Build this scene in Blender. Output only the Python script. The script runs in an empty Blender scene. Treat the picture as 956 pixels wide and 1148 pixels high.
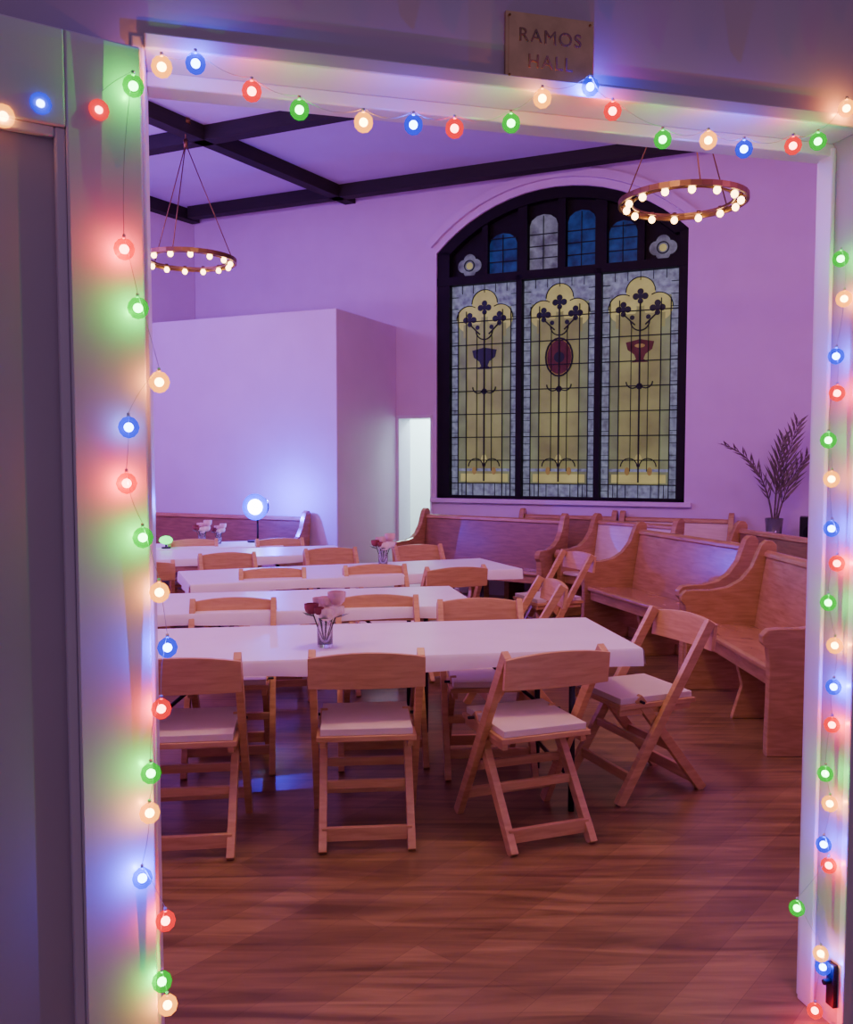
import bpy, bmesh, math, random
from mathutils import Matrix, Vector
random.seed(4)
R=math.radians
# ------------------------------------------------------------------ materials
def newmat(name):
    m=bpy.data.materials.new(name); m.use_nodes=True
    nt=m.node_tree; b=nt.nodes["Principled BSDF"]
    return m,nt,b
def plain(name,col,rough=.5,metal=0,emit=None,es=0,noise=0.0,scale=8,spec=.5,bump=0,base=None):
    m,nt,b=newmat(name)
    b.inputs["Base Color"].default_value=(*(base or col),1); b.inputs["Roughness"].default_value=rough
    b.inputs["Metallic"].default_value=metal
    b.inputs["Specular IOR Level"].default_value=spec
    if noise or bump:
        tc=nt.nodes.new("ShaderNodeTexCoord"); n=nt.nodes.new("ShaderNodeTexNoise"); n.inputs["Scale"].default_value=scale
        n.inputs["Detail"].default_value=4
        nt.links.new(tc.outputs["Object"],n.inputs["Vector"])
        if noise:
            r=nt.nodes.new("ShaderNodeValToRGB")
            r.color_ramp.elements[0].position=.3; r.color_ramp.elements[1].position=.7
            r.color_ramp.elements[0].color=(*[c*(1-noise) for c in col],1)
            r.color_ramp.elements[1].color=(*[min(1,c*(1+noise)) for c in col],1)
            nt.links.new(n.outputs["Fac"],r.inputs["Fac"])
            if not base: nt.links.new(r.outputs["Color"],b.inputs["Base Color"])
            if emit: nt.links.new(r.outputs["Color"],b.inputs["Emission Color"])
        if bump:
            bp=nt.nodes.new("ShaderNodeBump"); bp.inputs["Strength"].default_value=bump; bp.inputs["Distance"].default_value=.01
            nt.links.new(n.outputs["Fac"],bp.inputs["Height"]); nt.links.new(bp.outputs["Normal"],b.inputs["Normal"])
    if emit:
        if not noise: b.inputs["Emission Color"].default_value=(*emit,1)
        b.inputs["Emission Strength"].default_value=es
    return m
def wood(name,c1,c2,rough=.4,sc=(2,2,14),coat=0):
    m,nt,b=newmat(name)
    tc=nt.nodes.new("ShaderNodeTexCoord"); mp=nt.nodes.new("ShaderNodeMapping"); mp.inputs["Scale"].default_value=sc
    n=nt.nodes.new("ShaderNodeTexNoise"); n.inputs["Scale"].default_value=3; n.inputs["Detail"].default_value=6; n.inputs["Distortion"].default_value=.6
    r=nt.nodes.new("ShaderNodeValToRGB"); r.color_ramp.elements[0].position=.3; r.color_ramp.elements[1].position=.72
    r.color_ramp.elements[0].color=(*c1,1); r.color_ramp.elements[1].color=(*c2,1)
    nt.links.new(tc.outputs["Object"],mp.inputs[0]); nt.links.new(mp.outputs[0],n.inputs["Vector"])
    nt.links.new(n.outputs["Fac"],r.inputs["Fac"]); nt.links.new(r.outputs["Color"],b.inputs["Base Color"])
    b.inputs["Roughness"].default_value=rough; b.inputs["Coat Weight"].default_value=coat; b.inputs["Coat Roughness"].default_value=.2
    return m
def floor_mat():
    m,nt,b=newmat("oak_plank_floor"); A=-50
    tc=nt.nodes.new("ShaderNodeTexCoord"); mp=nt.nodes.new("ShaderNodeMapping")
    mp.inputs["Rotation"].default_value=(0,0,R(A))
    br=nt.nodes.new("ShaderNodeTexBrick"); br.inputs["Scale"].default_value=1
    br.inputs["Brick Width"].default_value=2.1; br.inputs["Row Height"].default_value=.15; br.inputs["Mortar Size"].default_value=.0008
    br.inputs["Color1"].default_value=(.285,.180,.075,1); br.inputs["Color2"].default_value=(.205,.125,.052,1); br.inputs["Mortar"].default_value=(.12,.07,.03,1)
    br.inputs["Mortar Smooth"].default_value=.5; br.inputs["Bias"].default_value=0; br.offset=.37
    m2=nt.nodes.new("ShaderNodeMapping"); m2.inputs["Rotation"].default_value=(0,0,R(A)); m2.inputs["Scale"].default_value=(.8,9,1)
    n=nt.nodes.new("ShaderNodeTexNoise"); n.inputs["Scale"].default_value=1.8; n.inputs["Detail"].default_value=8; n.inputs["Distortion"].default_value=1.0
    r=nt.nodes.new("ShaderNodeValToRGB"); r.color_ramp.elements[0].position=.32; r.color_ramp.elements[0].color=(.52,.47,.44,1)
    r.color_ramp.elements[1].position=.68; r.color_ramp.elements[1].color=(1.25,1.2,1.1,1)
    mx=nt.nodes.new("ShaderNodeMix"); mx.data_type='RGBA'; mx.blend_type='MULTIPLY'; mx.inputs[0].default_value=1
    nt.links.new(tc.outputs["Object"],mp.inputs[0]); nt.links.new(mp.outputs[0],br.inputs["Vector"])
    nt.links.new(tc.outputs["Object"],m2.inputs[0]); nt.links.new(m2.outputs[0],n.inputs["Vector"]); nt.links.new(n.outputs["Fac"],r.inputs["Fac"])
    nt.links.new(br.outputs["Color"],mx.inputs[6]); nt.links.new(r.outputs["Color"],mx.inputs[7]); nt.links.new(mx.outputs[2],b.inputs["Base Color"])
    b.inputs["Roughness"].default_value=.29
    return m
def emis(name,col,s):
    m,nt,b=newmat(name); b.inputs["Base Color"].default_value=(*col,1)
    b.inputs["Emission Color"].default_value=(*col,1); b.inputs["Emission Strength"].default_value=s
    return m
def tint_shell(name,col,s,f=.62,tr=None):
    m=bpy.data.materials.new(name); m.use_nodes=True; nt=m.node_tree; nt.nodes.clear()
    o=nt.nodes.new("ShaderNodeOutputMaterial"); mx=nt.nodes.new("ShaderNodeMixShader"); mx.inputs[0].default_value=f
    t=nt.nodes.new("ShaderNodeBsdfTransparent"); t.inputs[0].default_value=(*(tr or [.3+.7*c for c in col]),1)
    e=nt.nodes.new("ShaderNodeEmission"); e.inputs[0].default_value=(*col,1); e.inputs[1].default_value=s
    nt.links.new(t.outputs[0],mx.inputs[1]); nt.links.new(e.outputs[0],mx.inputs[2]); nt.links.new(mx.outputs[0],o.inputs[0])
    return m
M_wall=plain("painted_plaster",(.66,.49,.69),.55,noise=.03,scale=3,bump=.05)
M_hall=plain("hall_wall_paint",(.57,.45,.61),.5,noise=.03,scale=3)
M_trim=plain("gloss_white_trim",(.72,.64,.80),.28,noise=.02,scale=5)
M_white=plain("vestibule_white",(.8,.8,.8),.5,noise=.02,scale=5)
M_panelgrey=plain("door_panel_paint",(.54,.45,.58),.4,noise=.03,scale=3)
M_ceil=plain("ceiling_paint",(.64,.52,.80),.7,noise=.03,scale=2)
M_beam=wood("dark_beam_wood",(.006,.004,.005),(.014,.008,.008),.7)
M_frame=plain("black_window_frame",(.005,.004,.006),.6,noise=.3,scale=5,spec=.2)
M_floor=floor_mat()
M_chair=wood("light_beech",(.50,.28,.10),(.68,.42,.18),.36)
M_pad=plain("cream_vinyl_pad",(.76,.66,.54),.45,noise=.04,scale=6)
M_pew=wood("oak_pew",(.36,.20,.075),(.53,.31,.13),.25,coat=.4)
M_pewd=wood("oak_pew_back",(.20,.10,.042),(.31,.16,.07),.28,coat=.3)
M_pewsheen=wood("oak_pew_sheen",(.62,.48,.38),(.74,.60,.49),.28,coat=.4)  # oak with reflected light put into its pale colour
M_cloth=plain("white_tablecloth",(.86,.80,.80),.38,noise=.03,scale=5,bump=.15)
M_metal=plain("dark_metal",(.03,.03,.035),.4,.7,noise=.1)
M_brass=plain("brushed_brass",(.66,.46,.27),.30,1,noise=.12,scale=25)
M_engr=plain("engraved_letters",(.22,.11,.07),.5,noise=.1)
M_gold=plain("aged_gold_metal",(.24,.14,.055),.4,.9,noise=.15)
M_wirel=plain("clear_green_wire",(.45,.45,.50),.4,noise=.1)
M_lead=plain("lead_came",(.010,.012,.015),.6,noise=.1,spec=.2)
def glass(name,col,es,n=.3,sc=9): return plain(name,col,.35,0,emit=col,es=es,noise=n,scale=sc,spec=.2,base=tuple(c*.30 for c in col))  # emission puts the light from behind into the glass itself
G_yel=glass("glass_yellow_green",(.31,.31,.12),.50,.38,2.6)
G_grn=glass("glass_pale_green",(.24,.28,.15),.50,.38,3.5)
G_lobe=glass("glass_lobe_yellow",(.48,.44,.15),.66,.2,6)
G_bw=glass("glass_blue_white",(.25,.28,.40),.48,.6,18)
G_navy=glass("glass_navy",(.012,.018,.04),.3,.4,14)
G_blue=glass("glass_blue",(.012,.035,.15),.6,.8,8)
G_red=glass("glass_ruby",(.11,.02,.03),.4,.4,14)
G_amb=glass("glass_amber",(.36,.23,.07),.5,.3,10)
G_white=glass("glass_grey_white",(.18,.18,.25),.5,.7,12)
# ------------------------------------------------------------------ builder
class B:
    def __init__(s): s.bm=bmesh.new(); s.mats=[]
    def mi(s,m):
        if m not in s.mats: s.mats.append(m)
        return s.mats.index(m)
    def face(s,pts,mat,smooth=False):
        vs=[s.bm.verts.new(p) for p in pts]
        f=s.bm.faces.new(vs); f.material_index=s.mi(mat); f.smooth=smooth; return f
    def hexa(s,c8,mat):
        v=[s.bm.verts.new(p) for p in c8]; i=s.mi(mat)
        for q in ((3,2,1,0),(4,5,6,7),(0,1,5,4),(1,2,6,5),(2,3,7,6),(3,0,4,7)):
            f=s.bm.faces.new([v[k] for k in q]); f.material_index=i
    def box(s,x0,x1,y0,y1,z0,z1,mat):
        s.hexa([(x0,y0,z0),(x1,y0,z0),(x1,y1,z0),(x0,y1,z0),(x0,y0,z1),(x1,y0,z1),(x1,y1,z1),(x0,y1,z1)],mat)
    def bar(s,p,q,w,d,mat,side=(1,0,0)):
        p=Vector(p);q=Vector(q);a=(q-p).normalized(); sx=Vector(side); sx=(sx-a*sx.dot(a)).normalized(); sy=a.cross(sx)
        sx=sx*w/2; sy=sy*d/2
        s.hexa([p-sx-sy,p+sx-sy,p+sx+sy,p-sx+sy,q-sx-sy,q+sx-sy,q+sx+sy,q-sx+sy],mat)
    def cyl(s,p,q,r,mat,seg=12,r2=None):
        p=Vector(p);q=Vector(q);r2=r if r2 is None else r2
        a=(q-p).normalized(); t=Vector((0,0,1)) if abs(a.z)<.9 else Vector((1,0,0)); u=a.cross(t).normalized(); v=a.cross(u)
        i=s.mi(mat); A=[];C=[]
        for k in range(seg):
            an=2*math.pi*k/seg; d=u*math.cos(an)+v*math.sin(an)
            A.append(s.bm.verts.new(p+d*r)); C.append(s.bm.verts.new(q+d*r2))
        for k in range(seg):
            f=s.bm.faces.new([A[k],A[(k+1)%seg],C[(k+1)%seg],C[k]]); f.material_index=i; f.smooth=True
        f=s.bm.faces.new(A[::-1]); f.material_index=i
        f=s.bm.faces.new(C); f.material_index=i
    def sph(s,c,r,mat,sub=2,sc=(1,1,1)):
        M=Matrix.Translation(c)@Matrix.Diagonal((*sc,1))
        g=bmesh.ops.create_icosphere(s.bm,subdivisions=sub,radius=r,matrix=M); i=s.mi(mat)
        fs=set()
        for v in g["verts"]:
            for f in v.link_faces: fs.add(f)
        for f in fs: f.material_index=i; f.smooth=True
    def lathe(s,prof,c,mat,seg=20):
        c=Vector(c); i=s.mi(mat); rings=[]
        for r,z in prof:
            rings.append([s.bm.verts.new(c+Vector((r*math.cos(2*math.pi*k/seg),r*math.sin(2*math.pi*k/seg),z))) for k in range(seg)])
        for a,b in zip(rings,rings[1:]):
            for k in range(seg):
                f=s.bm.faces.new([a[k],a[(k+1)%seg],b[(k+1)%seg],b[k]]); f.material_index=i; f.smooth=True
    def prism_x(s,pts,x0,x1,mat):
        i=s.mi(mat); a=[s.bm.verts.new((x0,y,z)) for y,z in pts]; b=[s.bm.verts.new((x1,y,z)) for y,z in pts]
        n=len(pts)
        for k in range(n):
            f=s.bm.faces.new([a[k],a[(k+1)%n],b[(k+1)%n],b[k]]); f.material_index=i
        f=s.bm.faces.new(a[::-1]); f.material_index=i
        f=s.bm.faces.new(b); f.material_index=i
    def prism_y(s,pts,y0,y1,mat):
        i=s.mi(mat); a=[s.bm.verts.new((x,y0,z)) for x,z in pts]; b=[s.bm.verts.new((x,y1,z)) for x,z in pts]
        n=len(pts)
        for k in range(n):
            f=s.bm.faces.new([a[k],a[(k+1)%n],b[(k+1)%n],b[k]]); f.material_index=i
        f=s.bm.faces.new(a[::-1]); f.material_index=i
        f=s.bm.faces.new(b); f.material_index=i
    def obj(s,name,loc=(0,0,0),rot=0,bevel=0,parent=None):
        bmesh.ops.recalc_face_normals(s.bm,faces=s.bm.faces[:])
        me=bpy.data.meshes.new(name); s.bm.to_mesh(me); s.bm.free()
        for m in s.mats: me.materials.append(m)
        return place(me,name,loc,rot,bevel,parent)
def place(me,name,loc,rot,bevel=0,parent=None):
    o=bpy.data.objects.new(name,me); bpy.context.scene.collection.objects.link(o)
    o.location=loc; o.rotation_euler=(0,0,rot)
    if bevel:
        md=o.modifiers.new("bevel","BEVEL"); md.width=bevel; md.segments=2; md.limit_method='ANGLE'; md.angle_limit=R(40)
    if parent: o.parent=parent
    return o
def empty(name,loc=(0,0,0),rot=0):
    o=bpy.data.objects.new(name,None); bpy.context.scene.collection.objects.link(o); o.location=loc; o.rotation_euler=(0,0,rot); return o
def light(name,kind,loc,e,col,rad=.1,parent=None,**k):
    l=bpy.data.lights.new(name,kind); l.energy=e; l.color=col
    if kind in('POINT','SPOT'): l.shadow_soft_size=rad
    for a,v in k.items(): setattr(l,a,v)
    o=bpy.data.objects.new(name,l); bpy.context.scene.collection.objects.link(o); o.location=loc
    if parent: o.parent=parent
    return o
DR=math.atan(.265); DO=(0,2.046,0)
WR=math.atan(-.45); WO=(0,10.5,0)
H=4.75
def dw(s_,t): return (s_*math.cos(DR)-t*math.sin(DR), 2.046+s_*math.sin(DR)+t*math.cos(DR))
def ww(s_,t): return (s_*math.cos(WR)-t*math.sin(WR), 10.5+s_*math.sin(WR)+t*math.cos(WR))
# ------------------------------------------------------------------ shell
b=B(); b.face([(-11,-2,0),(8,-2,0),(8,15,0),(-11,15,0)],M_floor); b.obj("floor")
b=B()
b.face([(-5.9,.3,H),(5.2,3.2,H),(4.9,9.2,H),(-3.0,12.9,H),(-4.2,12.2,H),(-5.9,8.4,H)],M_ceil); b.obj("ceiling")
XR=1.155
b=B(); T=.15
b.box(-5.7,-.61,0,T,0,H,M_hall); b.box(XR,5.0,0,T,0,H,M_hall); b.box(-.61,XR,0,T,2.40,H,M_hall)
b.obj("wall_entry",DO,DR)
b=B()
b.box(XR,XR+.03,-.022,0.17,0,2.42,M_trim); b.box(XR+.03,XR+.10,-.014,0,0,2.42,M_trim); b.box(XR+.10,XR+.13,-.03,0,0,2.42,M_trim)
b.box(XR-.012,XR,.09,.15,0,2.38,M_trim)
b.obj("trim_1",DO,DR,.004)
b=B(); b.box(-.628,-.602,-.004,.17,0,2.42,M_trim); b.obj("trim_2",DO,DR,.004)
b=B(); b.box(-.602,XR,-.012,.17,2.392,2.425,M_trim); b.box(-.602,XR,.10,.17,2.36,2.392,M_trim); b.obj("trim_3",DO,DR,.004)
hx,hy=dw(-.62,-.01); LR=math.atan(.637)
b=B(); L=.92; SW=.145; RZ=2.19; TZ=2.375
b.box(-SW,0,-.045,0,.01,TZ,M_trim)
b.box(-L,-L+SW,-.045,0,.01,TZ,M_trim)
b.box(-L+SW,-SW,-.045,0,RZ,TZ,M_trim); b.box(-L+SW,-SW,-.045,0,.01,.25,M_trim)
b.box(-L+SW,-SW,-.020,-.008,.25,RZ,M_panelgrey)
b.box(-SW-.02,-SW,-.038,-.02,.25,RZ,M_trim); b.box(-L+SW,-SW-.02,-.038,-.02,RZ-.02,RZ,M_trim)
b.obj("door_1",(hx,hy,0),LR,.004)
AC=(1.535,2.53); AR=1.98
def arch(r,a0,n=18):
    th=math.asin(min(1,a0/r)); return [(AC[0]+r*math.sin(-th+2*th*k/n),AC[1]+r*math.cos(-th+2*th*k/n)) for k in range(n+1)]
b=B(); TW=.30
for s0,s1,z0,z1 in ((-3.72,-.39,0,H),(-.39,.08,2.06,H),(.08,.125,0,H),(.125,2.945,0,1.10),(2.945,4.62,0,H)):
    b.box(s0,s1,0,TW,z0,z1,M_wall)
ap=arch(AR,1.41)
for (x0,z0),(x1,z1) in zip(ap,ap[1:]):
    b.prism_y([(x0,z0),(x1,z1),(x1,H),(x0,H)],0,TW,M_wall)
b.obj("wall_back",WO,WR)
b=B(); o1=arch(2.06,1.46); o2=arch(2.15,1.53)
for k in range(len(o1)-1):
    b.prism_y([o1[k],o1[k+1],o2[k+1],o2[k]],-.05,0,M_wall)
b.obj("trim_4",WO,WR)
b=B(); b.box(.06,3.02,-.05,.08,1.05,1.10,M_wall); b.obj("trim_5",WO,WR,.006)
b=B(); b.box(-3.62,-.39,-1.416,-.001,0,3.12,M_wall); b.obj("wall_partition",WO,WR,.01)
def wall(name,p,q,mat=M_wall,th=.15):
    d=Vector((q[0]-p[0],q[1]-p[1])); b=B(); b.box(0,d.length,0,th,0,H,mat); return b.obj(name,(p[0],p[1],0),math.atan2(d.y,d.x))
wall("wall_left",(-5.55,7.62),(-3.04,11.86)); wall("wall_far_left",(-5.55,.62),(-5.55,7.62))
wall("wall_right",(4.21,8.6),(4.72,3.3))
b=B(); b.box(-1.2,1.0,1.5,1.6,0,2.6,M_white); b.box(-1.3,-1.2,.3,1.6,0,2.6,M_white); b.box(1.0,1.1,.3,1.6,0,2.6,M_white); b.box(-1.3,1.1,.3,1.6,2.6,2.7,M_white)
b.obj("wall_vestibule",WO,WR)
x,y=ww(-.2,.8); light("vestibule_lamp",'POINT',(x,y,2.3),130,(.62,1,.97),.1)
b=B(); b.box(-.39,-.355,-.012,.31,0,2.06,M_trim); b.box(.05,.08,-.012,.31,0,2.06,M_trim); b.box(-.39,.08,-.012,.31,2.03,2.07,M_trim); b.obj("trim_6",WO,WR,.003)
def beam(b,p,q,w=.14,h=.14):
    b.bar((p[0],p[1],H-h/2-.001),(q[0],q[1],H-h/2-.001),w,h,M_beam,side=(-(q[1]-p[1]),q[0]-p[0],0))
b=B()
def onY0(Y0,X): return (X,Y0-.45*X)
beam(b,onY0(10.22,-3.0),onY0(10.22,4.0)); b.obj("ceiling_beam")
b=B(); beam(b,onY0(7.87,-4.9),onY0(7.87,4.3)); b.obj("ceiling_beam")
b=B(); beam(b,(-5.2,3.8),(-.86,11.0)); b.obj("ceiling_beam")
b=B(); beam(b,(-5.3,7.9),(-3.0,11.8)); b.obj("ceiling_beam")
# ------------------------------------------------------------------ stained glass window
b=B()
out=arch(1.98,1.41); inn=arch(1.86,1.27)
for k in range(len(out)-1): b.prism_y([out[k],out[k+1],inn[k+1],inn[k]],.03,.16,M_frame)
b.box(.125,.275,.03,.16,1.10,3.93,M_frame); b.box(2.85,2.945,.03,.16,1.10,3.93,M_frame)
b.box(.125,2.945,.03,.16,1.10,1.135,M_frame); b.box(.125,2.945,.02,.16,3.545,3.64,M_frame)
for s0,s1 in ((1.085,1.15),(1.975,2.04)): b.box(s0,s1,.02,.16,1.10,3.6,M_frame)
for s0,s1 in ((.665,.735),(1.09,1.20),(1.55,1.635),(1.965,2.09),(2.42,2.49)): b.box(s0,s1,.05,.14,3.6,4.4,M_frame)
hd=[(.13,3.6)]+[p for p in arch(1.97,1.40)]+[(2.94,3.6)]
b.prism_y(hd,.13,.15,M_frame)
yg=.12
def disc(cx,cz,r,y,mat,n=20,sx=1,sz=1):
    b.face([(cx+r*sx*math.cos(2*math.pi*k/n),y,cz+r*sz*math.sin(2*math.pi*k/n)) for k in range(n)],mat)
def rect(x0,x1,z0,z1,y,mat): b.face([(x0,y,z0),(x1,y,z0),(x1,y,z1),(x0,y,z1)],mat)
def ln(x0,z0,x1,z1,w=.012,y=.10): b.bar((x0,y,z0),(x1,y,z1),w,.012,M_lead,side=(-(z1-z0),0,x1-x0))
def ring(cx,cz,r,w=.012,y=.10,a0=0,a1=360,n=20,sx=1,sz=1):
    pts=[(cx+r*sx*math.cos(R(a0+(a1-a0)*k/n)),cz+r*sz*math.sin(R(a0+(a1-a0)*k/n))) for k in range(n+1)]
    for p,q in zip(pts,pts[1:]): ln(p[0],p[1],q[0],q[1],w,y)
for idx,(s0,s1) in enumerate(((.275,1.085),(1.15,1.975),(2.04,2.85))):
    z0,z1=1.135,3.545; c=(s0+s1)/2; bw=.085
    rect(s0,s1,z0,z1,yg,G_bw)
    rect(s0+bw,s1-bw,z0+.14,3.28,yg-.004,G_grn)
    rect(s0+bw+.1,s1-bw-.1,z0+.14,3.2,yg-.007,G_yel)
    rect(s0+bw+.03,s1-bw-.03,z0+.16,z0+.25,yg-.010,G_lobe); rect(s0,s1,z0+.28,z0+.31,yg-.010,G_bw)
    for dx,dz,r in ((-.19,3.16,.15),(.19,3.16,.15),(0,3.33,.155)):
        disc(c+dx,dz,r,yg-.009-abs(dx)*.001,G_lobe,24); ring(c+dx,dz,r,.009,.104,0 if dx>=0 else 60,180 if dx<=0 else 120,12)
    rect(c-.26,c+.26,2.95,3.10,yg-.011,G_yel)
    for dx in (-.18,0,.18):
        zc=3.15 if dx else 3.28
        for a,rr in ((90,.034),(0,.036),(180,.036),(270,.03)): disc(c+dx+.048*math.cos(R(a)),zc+.05*math.sin(R(a)),rr,yg-.016-.00002*a/9,G_navy,12)
        disc(c+dx,zc,.03,yg-.0175,G_navy,10)
        ln(c+dx,zc-.05,c+dx*.3,2.98,.014)
    ring(c,3.02,.10,.012,.1,180,360,10)
    disc(c-.085,3.06,.026,yg-.0155,G_navy,12); disc(c+.085,3.06,.026,yg-.0155,G_navy,12)
    if idx==1:
        disc(c,2.68,.155,yg-.014,G_amb,24,.95,1.3); disc(c,2.68,.145,yg-.017,G_red,24,.95,1.3); disc(c,2.68,.06,yg-.019,G_navy,16); ring(c,2.68,.16,.018,.1,sx=.95,sz=1.3)
    else:
        b.face([(c+x_,yg-.014,z_) for x_,z_ in ((-.15,2.80),(0,2.83),(.15,2.80),(.13,2.72),(.06,2.67),(.04,2.62),(.09,2.585),(-.09,2.585),(-.04,2.62),(-.06,2.67),(-.13,2.72))],G_navy if idx==0 else G_red)
        disc(c,2.76,.035,yg-.017,G_amb if idx else G_navy,12,1.6,.6)
    ring(c-.07,2.38,.07,.012,.1,180,360,8); ring(c+.07,2.38,.07,.012,.1,180,360,8)
    disc(c,2.33,.035,yg-.015,G_navy,12)
    ln(c,1.30,c,3.2,.016)
    for dx in (-.10,.10): ring(c+dx,1.47,.09,.010,.1,0,180,8)
    disc(c,1.55,.045,yg-.015,G_lobe,12,.8,1.3); disc(c-.12,1.42,.035,yg-.015,G_amb,12,.8,1.3); disc(c+.12,1.42,.035,yg-.015,G_amb,12,.8,1.3)
    for xx in (s0+bw,s1-bw,s0+bw+.1,s1-bw-.1): ln(xx,z0,xx,3.25,.010)
    for xx in (c-.09,c+.09): ln(xx,1.42,xx,3.0,.007)
    zz=z0+.14
    while zz<3.3:
        ln(s0,zz,s1,zz,.011); zz+=.265
    zz=z0+.07
    while zz<3.5:
        ln(s0,zz,s0+bw,zz,.006); ln(s1-bw,zz,s1,zz,.006); zz+=.13
    for k in range(1,6): xx=s0+k*(s1-s0)/6; ln(xx,3.45,xx,3.545,.006); ln(xx,z0,xx,z0+.14,.006)
for s0,s1,z0_,z1_,mt in ((.735,1.06,3.65,4.08,G_blue),(1.21,1.53,3.65,4.24,G_white),(1.645,1.955,3.65,4.24,G_blue),(2.10,2.40,3.65,4.08,G_blue)):
    cx=(s0+s1)/2; h2=(s1-s0)/2
    pts=[(s0,z0_),(s1,z0_),(s1,z1_-.1)]+[(cx+h2*math.cos(R(a)),z1_-.1+.12*math.sin(R(a))) for a in (30,60,90,120,150)]+[(s0,z1_-.1)]
    b.face([(x_,.122,z_) for x_,z_ in pts],mt)
    for k in range(1,4): ln(s0,z0_+k*.13,s1,z0_+k*.13,.010,.11)
    ln(cx,z0_,cx,z1_,.008,.11)
for cx,cz in ((.49,3.76),(2.67,3.76)):
    for a in range(4): disc(cx+.07*math.cos(a*math.pi/2),cz+.06*math.sin(a*math.pi/2)+.01,.075,.122-.0005*a,G_white,16)
    disc(cx,cz+.01,.04,.118,G_lobe,12); ring(cx,cz+.01,.06,.010,.11)
b.obj("window_1",WO,WR)
# ------------------------------------------------------------------ chandeliers
M_cand=emis("candle_bulb_glow",(1,.60,.22),14)
def chandelier(loc):
    b=B(); r=.45; n=40
    for k in range(n):
        a0=2*math.pi*k/n; a1=2*math.pi*(k+1)/n
        for rr,zz,wz,wr in ((r,0,.040,.018),(r-.09,.0,.016,.012)):
            b.bar((rr*math.cos(a0),rr*math.sin(a0),zz),(rr*math.cos(a1),rr*math.sin(a1),zz),wz,wr,M_gold,side=(0,0,1))
    for k in range(14):
        a=2*math.pi*k/14+.1; x,y=(r-.05)*math.cos(a),(r-.05)*math.sin(a)
        b.bar(((r-.1)*math.cos(a),(r-.1)*math.sin(a),0),(r*math.cos(a),r*math.sin(a),0),.012,.012,M_gold,side=(0,0,1))
        b.cyl((x,y,-.005),(x,y,.025),.016,M_gold,10); b.sph((x,y,-.03),.026,M_cand,2,(1,1,1.1))
    for k in range(3):
        a=2*math.pi*k/3+.5; b.cyl((r*math.cos(a),r*math.sin(a),0.02),(0,0,1.08),.005,M_gold,6)
    b.cyl((0,0,1.04),(0,0,1.12),.02,M_gold,10); b.cyl((0,0,1.1),(0,0,H-loc[2]-.02),.006,M_gold,6)
    b.cyl((0,0,H-loc[2]-.05),(0,0,H-loc[2]-.001),.05,M_gold,14)
    return b.obj("chandelier",loc)
chandelier((1.86,6.6,3.42)); chandelier((-2.27,8.6,3.44))
# ------------------------------------------------------------------ folding chairs
def chair_mesh():
    b=B()
    for sx in (-1,1):
        x=sx*.212
        b.bar((x,-.255,.80),(x,.235,.0),.030,.045,M_chair)
        x=sx*.176
        b.bar((x,.12,.47),(x,-.25,.0),.032,.045,M_chair)
        b.box(x-.012,x+.012,-.17,.22,.395,.430,M_chair)
    n=8
    for k in range(n):
        def P(i):
            u=i/n*2-1; return u*.228,-.262-.018*(1-u*u),.022*(1-u*u)
        x0,y0,c0=P(k); x1,y1,c1=P(k+1)
        b.hexa([(x0,y0-.009,.662),(x1,y1-.009,.662),(x1,y1+.012,.662),(x0,y0+.012,.662),
                (x0,y0-.025,.785+c0),(x1,y1-.025,.785+c1),(x1,y1-.004,.785+c1),(x0,y0-.004,.785+c0)],M_chair)
    b.box(-.20,.20,-.19,.225,.425,.447,M_chair); b.box(-.185,.185,-.178,.213,.447,.475,M_pad)
    b.bar((-.18,-.207,.060),(.18,-.207,.060),.055,.022,M_chair,side=(0,0,1))
    b.bar((-.18,-.08,.215),(.18,-.08,.215),.035,.020,M_chair,side=(0,0,1))
    b.bar((-.212,.165,.11),(.212,.165,.11),.045,.020,M_chair,side=(0,0,1))
    b.bar((-.212,.08,.255),(.212,.08,.255),.035,.020,M_chair,side=(0,0,1))
    b.cyl((-.22,.11,.455),(.22,.11,.455),.007,M_metal,8)
    bmesh.ops.remove_doubles(b.bm,verts=b.bm.verts[:],dist=.0002)
    bmesh.ops.recalc_face_normals(b.bm,faces=b.bm.faces[:])
    me=bpy.data.meshes.new("folding_chair"); b.bm.to_mesh(me); b.bm.free()
    for m in b.mats: me.materials.append(m)
    return me
CM=chair_mesh()
for x,y,r in ((-.965,3.60,7),(-.255,3.69,5),(.42,3.70,20),(1.0,4.20,112),
              (-1.0,4.50,188),(-.24,4.60,187),(.30,4.47,184),
              (.52,5.42,100),(-1.0,5.82,192),(-.30,6.03,195),(.12,6.42,20),
              (.98,7.05,112),(-1.5,6.85,201),(-.72,7.24,201),(.02,7.52,203),
              (-2.15,6.72,18),(-2.1,8.05,198),(-1.30,8.15,200)):
    place(CM,"folding_chair",(x,y,0),R(r),.004)
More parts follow.
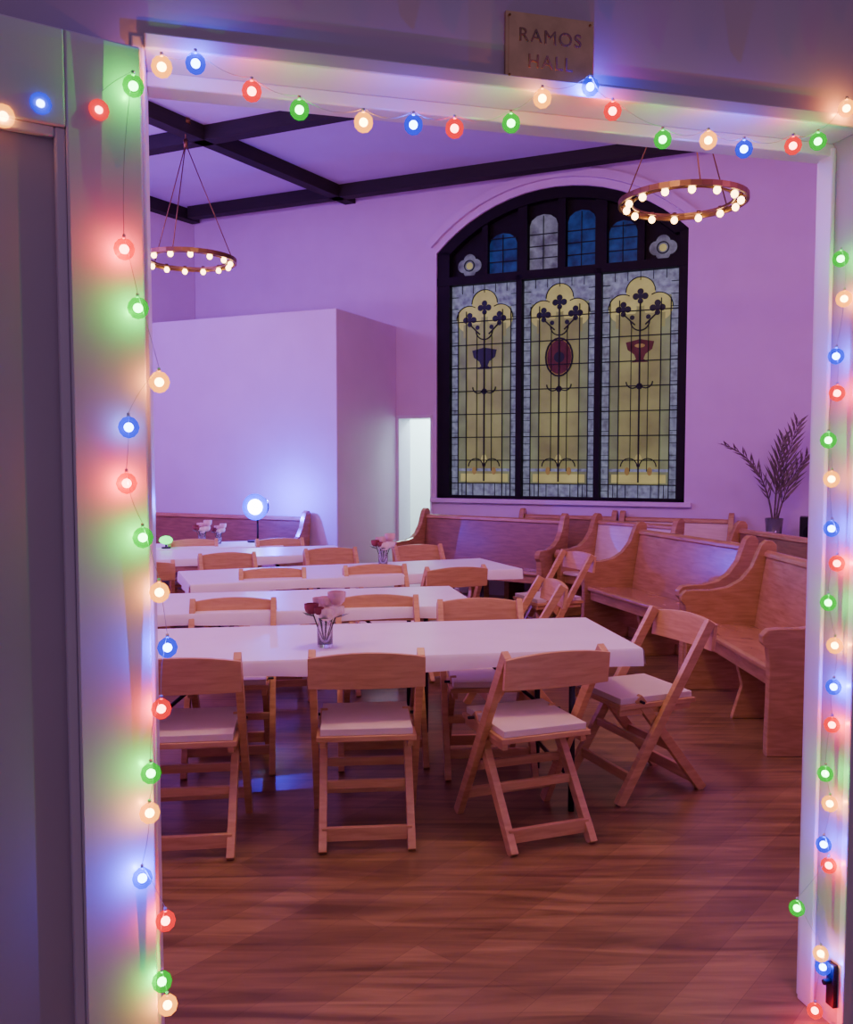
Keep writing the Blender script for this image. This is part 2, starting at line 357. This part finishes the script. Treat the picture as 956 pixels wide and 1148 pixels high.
# ------------------------------------------------------------------ tables
def table(rf,ang,L,W=.76):
    b=B(); random.seed(int(L*100+rf[0]*37))
    b.box(-L,0,0,W,.715,.738,M_cloth)
    n=int(L/.08); i=b.mi(M_cloth)
    def strip(pts,nrm):
        prev=None
        for k,(x,y) in enumerate(pts):
            w=.006*math.sin(k*1.7)+random.uniform(0,.006)
            dz=.066+.008*math.sin(k*.45+rf[0])
            v=(b.bm.verts.new((x,y,.7385)),b.bm.verts.new((x+nrm[0]*.008,y+nrm[1]*.008,.728)),b.bm.verts.new((x+nrm[0]*(.012+w),y+nrm[1]*(.012+w),.738-dz)))
            if prev:
                for a in (0,1):
                    f=b.bm.faces.new([prev[a],v[a],v[a+1],prev[a+1]]); f.material_index=i; f.smooth=True
            prev=v
    strip([(-L+L*k/n,0) for k in range(n+1)],(0,-1)); strip([(-L+L*k/n,W) for k in range(n+1)],(0,1))
    m=10; strip([(0,W*k/m) for k in range(m+1)],(1,0)); strip([(-L,W*k/m) for k in range(m+1)],(-1,0))
    for x in (-.28,-L+.28):
        for y in (.10,W-.10): b.cyl((x,y,.0),(x,y,.715),.014,M_metal,10)
        b.cyl((x,.10,.14),(x,W-.10,.14),.010,M_metal,8); b.cyl((x,.10,.68),(x,W-.1,.68),.010,M_metal,8)
        sg=-1 if x>-L/2 else 1
        b.cyl((x,W/2,.35),(x+sg*.42,W/2,.70),.009,M_metal,8); b.cyl((x,.1,.35),(x,W-.1,.35),.008,M_metal,8)
    return b.obj("banquet_table",(rf[0],rf[1],0),R(ang))
table((.93,3.80),8.5,2.44); table((.29,4.95),11,2.44); table((.71,6.60),21,2.4); table((-.64,7.69),18,2.4); table((-1.35,8.38),20,1.5,.6)
# ------------------------------------------------------------------ pews
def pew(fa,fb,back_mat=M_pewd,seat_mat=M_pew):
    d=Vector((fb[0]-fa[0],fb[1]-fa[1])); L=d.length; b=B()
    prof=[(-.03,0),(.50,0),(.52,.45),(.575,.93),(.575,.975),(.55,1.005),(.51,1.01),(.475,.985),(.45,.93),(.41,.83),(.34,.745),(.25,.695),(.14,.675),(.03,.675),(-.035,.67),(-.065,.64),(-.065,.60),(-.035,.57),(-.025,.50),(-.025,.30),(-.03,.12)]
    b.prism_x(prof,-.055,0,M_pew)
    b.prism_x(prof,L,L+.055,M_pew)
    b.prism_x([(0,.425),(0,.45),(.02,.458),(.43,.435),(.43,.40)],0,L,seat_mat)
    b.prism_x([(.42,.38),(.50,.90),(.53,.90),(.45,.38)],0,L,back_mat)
    b.prism_x([(.485,.90),(.49,.93),(.515,.945),(.545,.94),(.55,.90)],0,L,M_pew)
    b.box(0,L,.03,.05,.34,.425,M_pew)
    b.prism_x([(.04,0),(.46,0),(.43,.40),(.05,.40),(.10,.2)],L/2-.02,L/2+.02,M_pew)
    b.box(0,L,.40,.42,.0,.09,M_pew)
    return b.obj("church_pew",(fa[0],fa[1],0),math.atan2(d.y,d.x),.006)
pew((1.77,5.93),(1.80,4.62),M_pew)
pew((1.38,7.62),(1.80,6.22),M_pew)
pew((-.29,9.52),(1.07,8.56))
pew((1.33,8.66),(1.90,7.92),M_pewsheen,M_pewsheen)
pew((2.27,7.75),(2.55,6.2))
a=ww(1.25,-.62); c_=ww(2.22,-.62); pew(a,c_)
a=ww(2.36,-.62); c_=ww(3.40,-.62); pew(a,c_,M_pewsheen)
a=ww(-3.1,-2.02); c_=ww(-.75,-2.02); pew(a,c_)
# ------------------------------------------------------------------ stage lamp
M_blueled=emis("blue_led_face",(.002,.004,1),.95); M_ledw=emis("led_core",(.45,.70,1),45)
b=B(); zc=.345; r=.135
b.cyl((0,0,.0),(0,0,.015),.08,M_metal,20); b.cyl((0,.06,.01),(0,.06,zc-.12),.010,M_metal,8)
b.cyl((0,.0,zc),(0,.12,zc),r*.97,M_metal,28,r*.75); b.cyl((0,-.004,zc),(0,.0,zc),r*.97,M_blueled,28); b.sph((0,-.004,zc),r*.56,M_ledw,3,(1,.4,1))
o=b.obj("stage_light",(-1.68,8.74,.739),R(-10))
light("front_led",'POINT',(0,-.20,zc),6,(.03,.05,1),.0,parent=o)
light("back_glow",'POINT',(0,.50,zc+.06),75,(.02,.02,1),.0,parent=o)  # added light without a fixture, makes the blue glow on the partition
M_greenled=emis("green_led_face",(.03,1,.12),3.5)
b=B(); b.cyl((0,0,0),(0,0,.012),.04,M_metal,14); b.cyl((0,0,.012),(0,0,.04),.008,M_metal,8); b.sph((0,0,.075),.045,M_greenled,2,(1.4,1,.9)); b.obj("green_globe_light",(-2.38,8.12,.739))
# ------------------------------------------------------------------ flowers
M_stem=plain("green_stem",(.06,.14,.04),.5,noise=.2); M_pinkp=plain("pink_petals",(.84,.56,.54),.6,noise=.12,scale=20); M_dark=plain("burgundy_petals",(.26,.05,.06),.6,noise=.2,scale=20); M_cream=plain("cream_petals",(.88,.72,.64),.6,noise=.1,scale=20)
M_vase,nt_,bs_=newmat("clear_vase_glass"); bs_.inputs["Base Color"].default_value=(.92,.90,.95,1); bs_.inputs["Roughness"].default_value=.08; bs_.inputs["Transmission Weight"].default_value=.9
nz=nt_.nodes.new("ShaderNodeTexNoise"); nz.inputs["Scale"].default_value=30; bpn=nt_.nodes.new("ShaderNodeBump"); bpn.inputs["Strength"].default_value=.2; nt_.links.new(nz.outputs["Fac"],bpn.inputs["Height"]); nt_.links.new(bpn.outputs["Normal"],bs_.inputs["Normal"])
def rose(b,c,r,mat):
    c=Vector(c); i=b.mi(mat)
    b.sph(c,r*.5,mat,2)
    for lay,(n,rr,op) in enumerate(((4,.55,10),(5,.72,30),(6,.88,50),(7,1.0,70))):
        for k in range(n):
            az=2*math.pi*(k+.5*lay)/n; grid=[]
            for u in range(4):
                row=[]
                for v in range(4):
                    el=R(-60+u*(115-op*.4)/3+0); a=az+(v-1.5)*.42*(1-.15*abs(u-2))
                    q=rr*r*(1+ .12*(u==3))
                    row.append(b.bm.verts.new(c+Vector((q*math.cos(el)*math.cos(a),q*math.cos(el)*math.sin(a),q*math.sin(el)+r*.15))))
                grid.append(row)
            for u in range(3):
                for v in range(3):
                    f=b.bm.faces.new([grid[u][v],grid[u][v+1],grid[u+1][v+1],grid[u+1][v]]); f.material_index=i; f.smooth=True
def bouquet(loc,sc=1.0):
    b=B()
    b.lathe([(0,.0),(.028,.0),(.031,.01),(.031,.08),(.024,.10),(.026,.112),(.022,.112),(.021,.10),(.028,.08),(.028,.012),(0,.01)],(0,0,0),M_vase)
    for x,y,z,r,m in ((-.05,-.02,.155,.028,M_dark),(.01,-.03,.135,.034,M_cream),(.045,.02,.19,.036,M_pinkp),(.0,.03,.17,.032,M_pinkp),(-.018,-.045,.150,.020,M_dark),(.05,-.03,.145,.030,M_cream),(-.03,.03,.175,.022,M_pinkp)):
        b.cyl((x*.15,y*.15,.02),(x*.9,y*.9,z-.02),.0028,M_stem,6); rose(b,(x,y,z),r,m)
    for k in range(7):
        a=k*.95; c=Vector((.04*math.cos(a),.04*math.sin(a),.115)); d=Vector((math.cos(a),math.sin(a),.3)).normalized()*.06; n=Vector((-math.sin(a),math.cos(a),0))*.02
        b.face([c,c+d*.5+n,c+d,c+d*.5-n],M_stem)
    o=b.obj("flower_vase",loc); o.scale=(sc,)*3; return o
bouquet((-.44,3.83,.739),1.10); bouquet((-.33,6.75,.739),1.15); bouquet((-2.12,8.40,.739),1.1); bouquet((-2.0,8.55,.739),.9)
# ------------------------------------------------------------------ palm plant in tall vase
b=B(); M_leaf=plain("dried_palm_leaf",(.15,.125,.10),.6,noise=.3,scale=10)
b.lathe([(0,0),(.10,0),(.11,.03),(.07,.3),(.06,.7),(.085,.98),(.078,.98),(.055,.7),(.06,.3),(0,.05)],(0,0,0),M_vase)
def frond(pts,lw,n=16,ll=.16,st=.35):
    P=[Vector(p) for p in pts]
    def q(t): return (1-t)**2*P[0]+2*(1-t)*t*P[1]+t*t*P[2]
    for k in range(n):
        t0=k/n;t1=(k+1)/n; b.cyl(q(t0),q(t1),.007*(1-t0)+.003,M_leaf,6)
        if t0>st:
            p=q(t0); d=(q(t1)-p).normalized()
            for sg in (-1,1):
                sd=Vector((.55*sg,.3*sg*(-1)**k,0)); dirv=(d+sd+Vector((0,0,random.uniform(-.1,.15)))).normalized(); L=ll*(1.2-t0)+.06
                w=d.cross(dirv).normalized().cross(dirv)*lw
                b.face([p,p+dirv*L*.4+w,p+dirv*L,p+dirv*L*.4-w],M_leaf)
frond([(0,0,.75),(-.03,0,1.55),(-.56,-.1,1.70)],.010,20,.13,.45)
frond([(0,0,.75),(.05,0,1.45),(.20,-.05,1.92)],.013,30,.30,.3)
frond([(0,0,.75),(.0,0,1.4),(.10,.05,1.78)],.013,24,.26,.35)
frond([(0,0,.75),(-.02,0,1.3),(-.22,.05,1.50)],.009,14,.12,.4)
frond([(0,0,.75),(.06,0,1.3),(.34,.03,1.60)],.013,22,.24,.35)
x,y=ww(3.84,-.32); b.obj("potted_palm",(x,y,0))
b=B(); b.box(-.11,.11,-.1,.1,0,1.0,M_metal); b.cyl((0,-.101,.85),(0,-.11,.85),.08,M_frame,20); b.cyl((0,-.101,.62),(0,-.11,.62),.05,M_frame,20); x,y=ww(4.18,-.25); b.obj("loudspeaker",(x,y,0),WR,.01)
# ------------------------------------------------------------------ name plaque
b=B(); b.box(.183,.399,-.010,0,2.414,2.566,M_brass); b.box(.190,.392,-.0115,-.010,2.421,2.559,M_brass)
for xx in (.192,.390):
    for zz in (2.424,2.556): b.cyl((xx,-.010,zz),(xx,-.014,zz),.003,M_gold,8)
pl=b.obj("name_plaque",DO,DR,.001)
for k,(t,z) in enumerate((("RAMOS",2.502),("HALL",2.446))):
    cu=bpy.data.curves.new("lettering_%d"%(k+1),'FONT'); cu.body=t; cu.size=.043; cu.align_x='CENTER'; cu.extrude=.0006; cu.space_character=1.15
    cu.materials.append(M_engr); o=bpy.data.objects.new("lettering_%d"%(k+1),cu); bpy.context.scene.collection.objects.link(o)
    o.parent=pl; o.location=(.291,-.0125,z); o.rotation_euler=(R(90),0,0)
b=B(); b.box(XR-.014,XR,.0,.03,.06,.18,M_metal); b.cyl((XR-.014,.015,.13),(XR-.035,.015,.13),.008,M_metal,10); b.obj("door_bolt",DO,DR,.002)
# ------------------------------------------------------------------ fairy lights
cols={'w':(1,.36,.03),'b':(.002,.008,1),'r':(1,.008,.025),'g':(.004,.75,.03)}
lcol={'w':(1,.42,.06),'b':(.01,.02,1),'r':(1,.02,.07),'g':(.015,1,.06)}
core={k:tint_shell("bulb_core_"+k,c,st,.35,(1,1,1)) for k,c,st in (('w',(1,.80,.40),110),('b',(.45,.8,1),130),('r',(1,.55,.42),75),('g',(.55,1,.6),75))}
shell={k:tint_shell("bulb_shell_"+k,v,st,.5) for (k,v),st in zip(cols.items(),(4.5,1.9,2.0,1.4))}
lw={'w':.30,'b':1.1,'r':.55,'g':.42}
top=[(-.567,2.348,'w'),(-.5,2.362,'b'),(-.387,2.318,'r'),(-.288,2.29,'g'),(-.15,2.277,'w'),(-.039,2.282,'b'),(.055,2.283,'r'),(.188,2.307,'g'),(.263,2.369,'w'),(.381,2.407,'b'),(.438,2.358,'r'),(.5685,2.305,'g'),(.69,2.314,'w'),(.788,2.302,'b'),(.9256,2.322,'r'),(.997,2.339,'g'),(1.078,2.427,'w')]
left=[(-.620,2.282,'g'),(-.643,1.965,'r'),(-.619,1.851,'g'),(-.5815,1.707,'w'),(-.641,1.614,'b'),(-.647,1.502,'r'),(-.618,1.392,'g'),(-.5887,1.276,'w'),(-.5744,1.16,'b'),(-.589,1.032,'r'),(-.611,.905,'g'),(-.6147,.822,'w'),(-.6316,.686,'b'),(-.588,.578,'r'),(-.5975,.447,'g'),(-.587,.394,'w')]
right=[(1.118,2.070,'g'),(1.132,1.968,'w'),(1.112,1.819,'b'),(1.118,1.723,'r'),(1.095,1.600,'g'),(1.108,1.498,'w'),(1.112,1.367,'b'),(1.132,1.274,'r'),(1.108,1.170,'g'),(1.132,1.054,'w'),(1.132,.942,'b'),(1.130,.839,'r'),(1.113,.707,'g'),(1.130,.623,'w'),(1.114,.512,'b'),(1.132,.452,'r'),(1.035,.346,'g'),(1.114,.208,'w'),(1.122,.169,'b'),(1.10,.05,'r')]
def leafpt(X,z):
    Y=2.297+.637*X
    n=Vector((math.sin(LR),-math.cos(LR),0))
    return Vector((X,Y,z))+n*(.045+.028)
def dpt(s_,z,t): x,y=dw(s_,t); return Vector((x,y,z))
E=empty("fairy_lights")
lists=[[ (dpt(s_,z,-.035),c) for s_,z,c in top],
       [(leafpt(-.83,2.19),'w'),(leafpt(-.775,2.225),'b'),(leafpt(-.685,2.235),'r')]+[(dpt(s_,z,-.092 if s_<-.6 else -.07),c) for s_,z,c in left],
       [(dpt(s_,z,.02),c) for s_,z,c in right]]
bb=B(); bs=B(); cap=B(); nl=0
ldata={k:None for k in cols}
for k in cols:
    l=bpy.data.lights.new("bulb_light_"+k,'POINT'); l.energy=lw[k]*3.0; l.color=lcol[k]; l.shadow_soft_size=0; ldata[k]=l
for li in lists:
    for p,c in li:
        bb.sph(p,.0095,core[c],2); bs.sph(p,.021,shell[c],2,(1,1,1.06)); cap.cyl(p+Vector((0,0,.021)),p+Vector((0,0,.029)),.0035,M_wirel,8)
        nl+=1; o=bpy.data.objects.new("bulb_light_%d"%nl,ldata[c]); bpy.context.scene.collection.objects.link(o); o.location=p; o.parent=E
bb.obj("bulb_cores",parent=E); bs.obj("bulb_globes",parent=E); cap.obj("bulb_caps",parent=E)
for k,li in enumerate(lists):
    cu=bpy.data.curves.new("wire_%d"%(k+1),'CURVE'); cu.dimensions='3D'; cu.bevel_depth=.0006; cu.bevel_resolution=1; cu.materials.append(M_wirel)
    pts=[]
    for j in range(len(li)-1):
        p=li[j][0]+Vector((0,0,.029)); q=li[j+1][0]+Vector((0,0,.029)); sag=.01+.01*random.random() if k==0 else .0
        sw=random.uniform(-.008,.008) if k else 0
        for t in range(6):
            u=t/6; pts.append(p.lerp(q,u)+Vector((sw*math.sin(math.pi*u),0,-sag*4*u*(1-u))))
    pts.append(li[-1][0]+Vector((0,0,.029)))
    sp=cu.splines.new('POLY'); sp.points.add(len(pts)-1)
    for q,pp in zip(sp.points,pts): q.co=(*pp,1)
    o=bpy.data.objects.new("wire_%d"%(k+1),cu); bpy.context.scene.collection.objects.link(o); o.parent=E
# ------------------------------------------------------------------ lighting
light("purple_fill",'POINT',(-4.2,6.2,3.6),190,(.38,.13,1),.25)  # added light with no fixture, out of view, tints the room purple
light("purple_fill",'POINT',(-3.4,7.6,2.6),90,(.68,.24,1),.2)  # unseen light added to brighten the partition
light("violet_fill",'POINT',(-4.2,7.9,4.0),70,(.30,.10,1),.2)  # unseen light added for a violet glow on the left ceiling
light("magenta_fill",'POINT',(3.6,5.2,3.4),65,(.85,.22,.85),.25)  # added light with no fixture, hidden at the right
light("warm_fill",'POINT',(.2,4.0,3.9),125,(1,.58,.34),.3)  # unseen warm fill added above the near tables, no fixture
light("pink_fill",'POINT',(-2.2,3.4,3.9),75,(1,.40,.50),.3)  # unseen pink fill added high at the near left, no fixture
w=bpy.data.worlds.new("hall_ambient"); w.use_nodes=True; bpy.context.scene.world=w
w.node_tree.nodes["Background"].inputs[0].default_value=(.58,.38,.66,1); w.node_tree.nodes["Background"].inputs[1].default_value=.30
# ------------------------------------------------------------------ camera
cam=bpy.data.cameras.new("camera"); co=bpy.data.objects.new("camera",cam); bpy.context.scene.collection.objects.link(co)
co.location=(0,0,1.55); co.rotation_euler=(R(90)-math.atan(.059),0,0)
cam.sensor_fit='HORIZONTAL'; cam.sensor_width=36; cam.lens=36*1000/956; cam.clip_start=.05
bpy.context.scene.camera=co
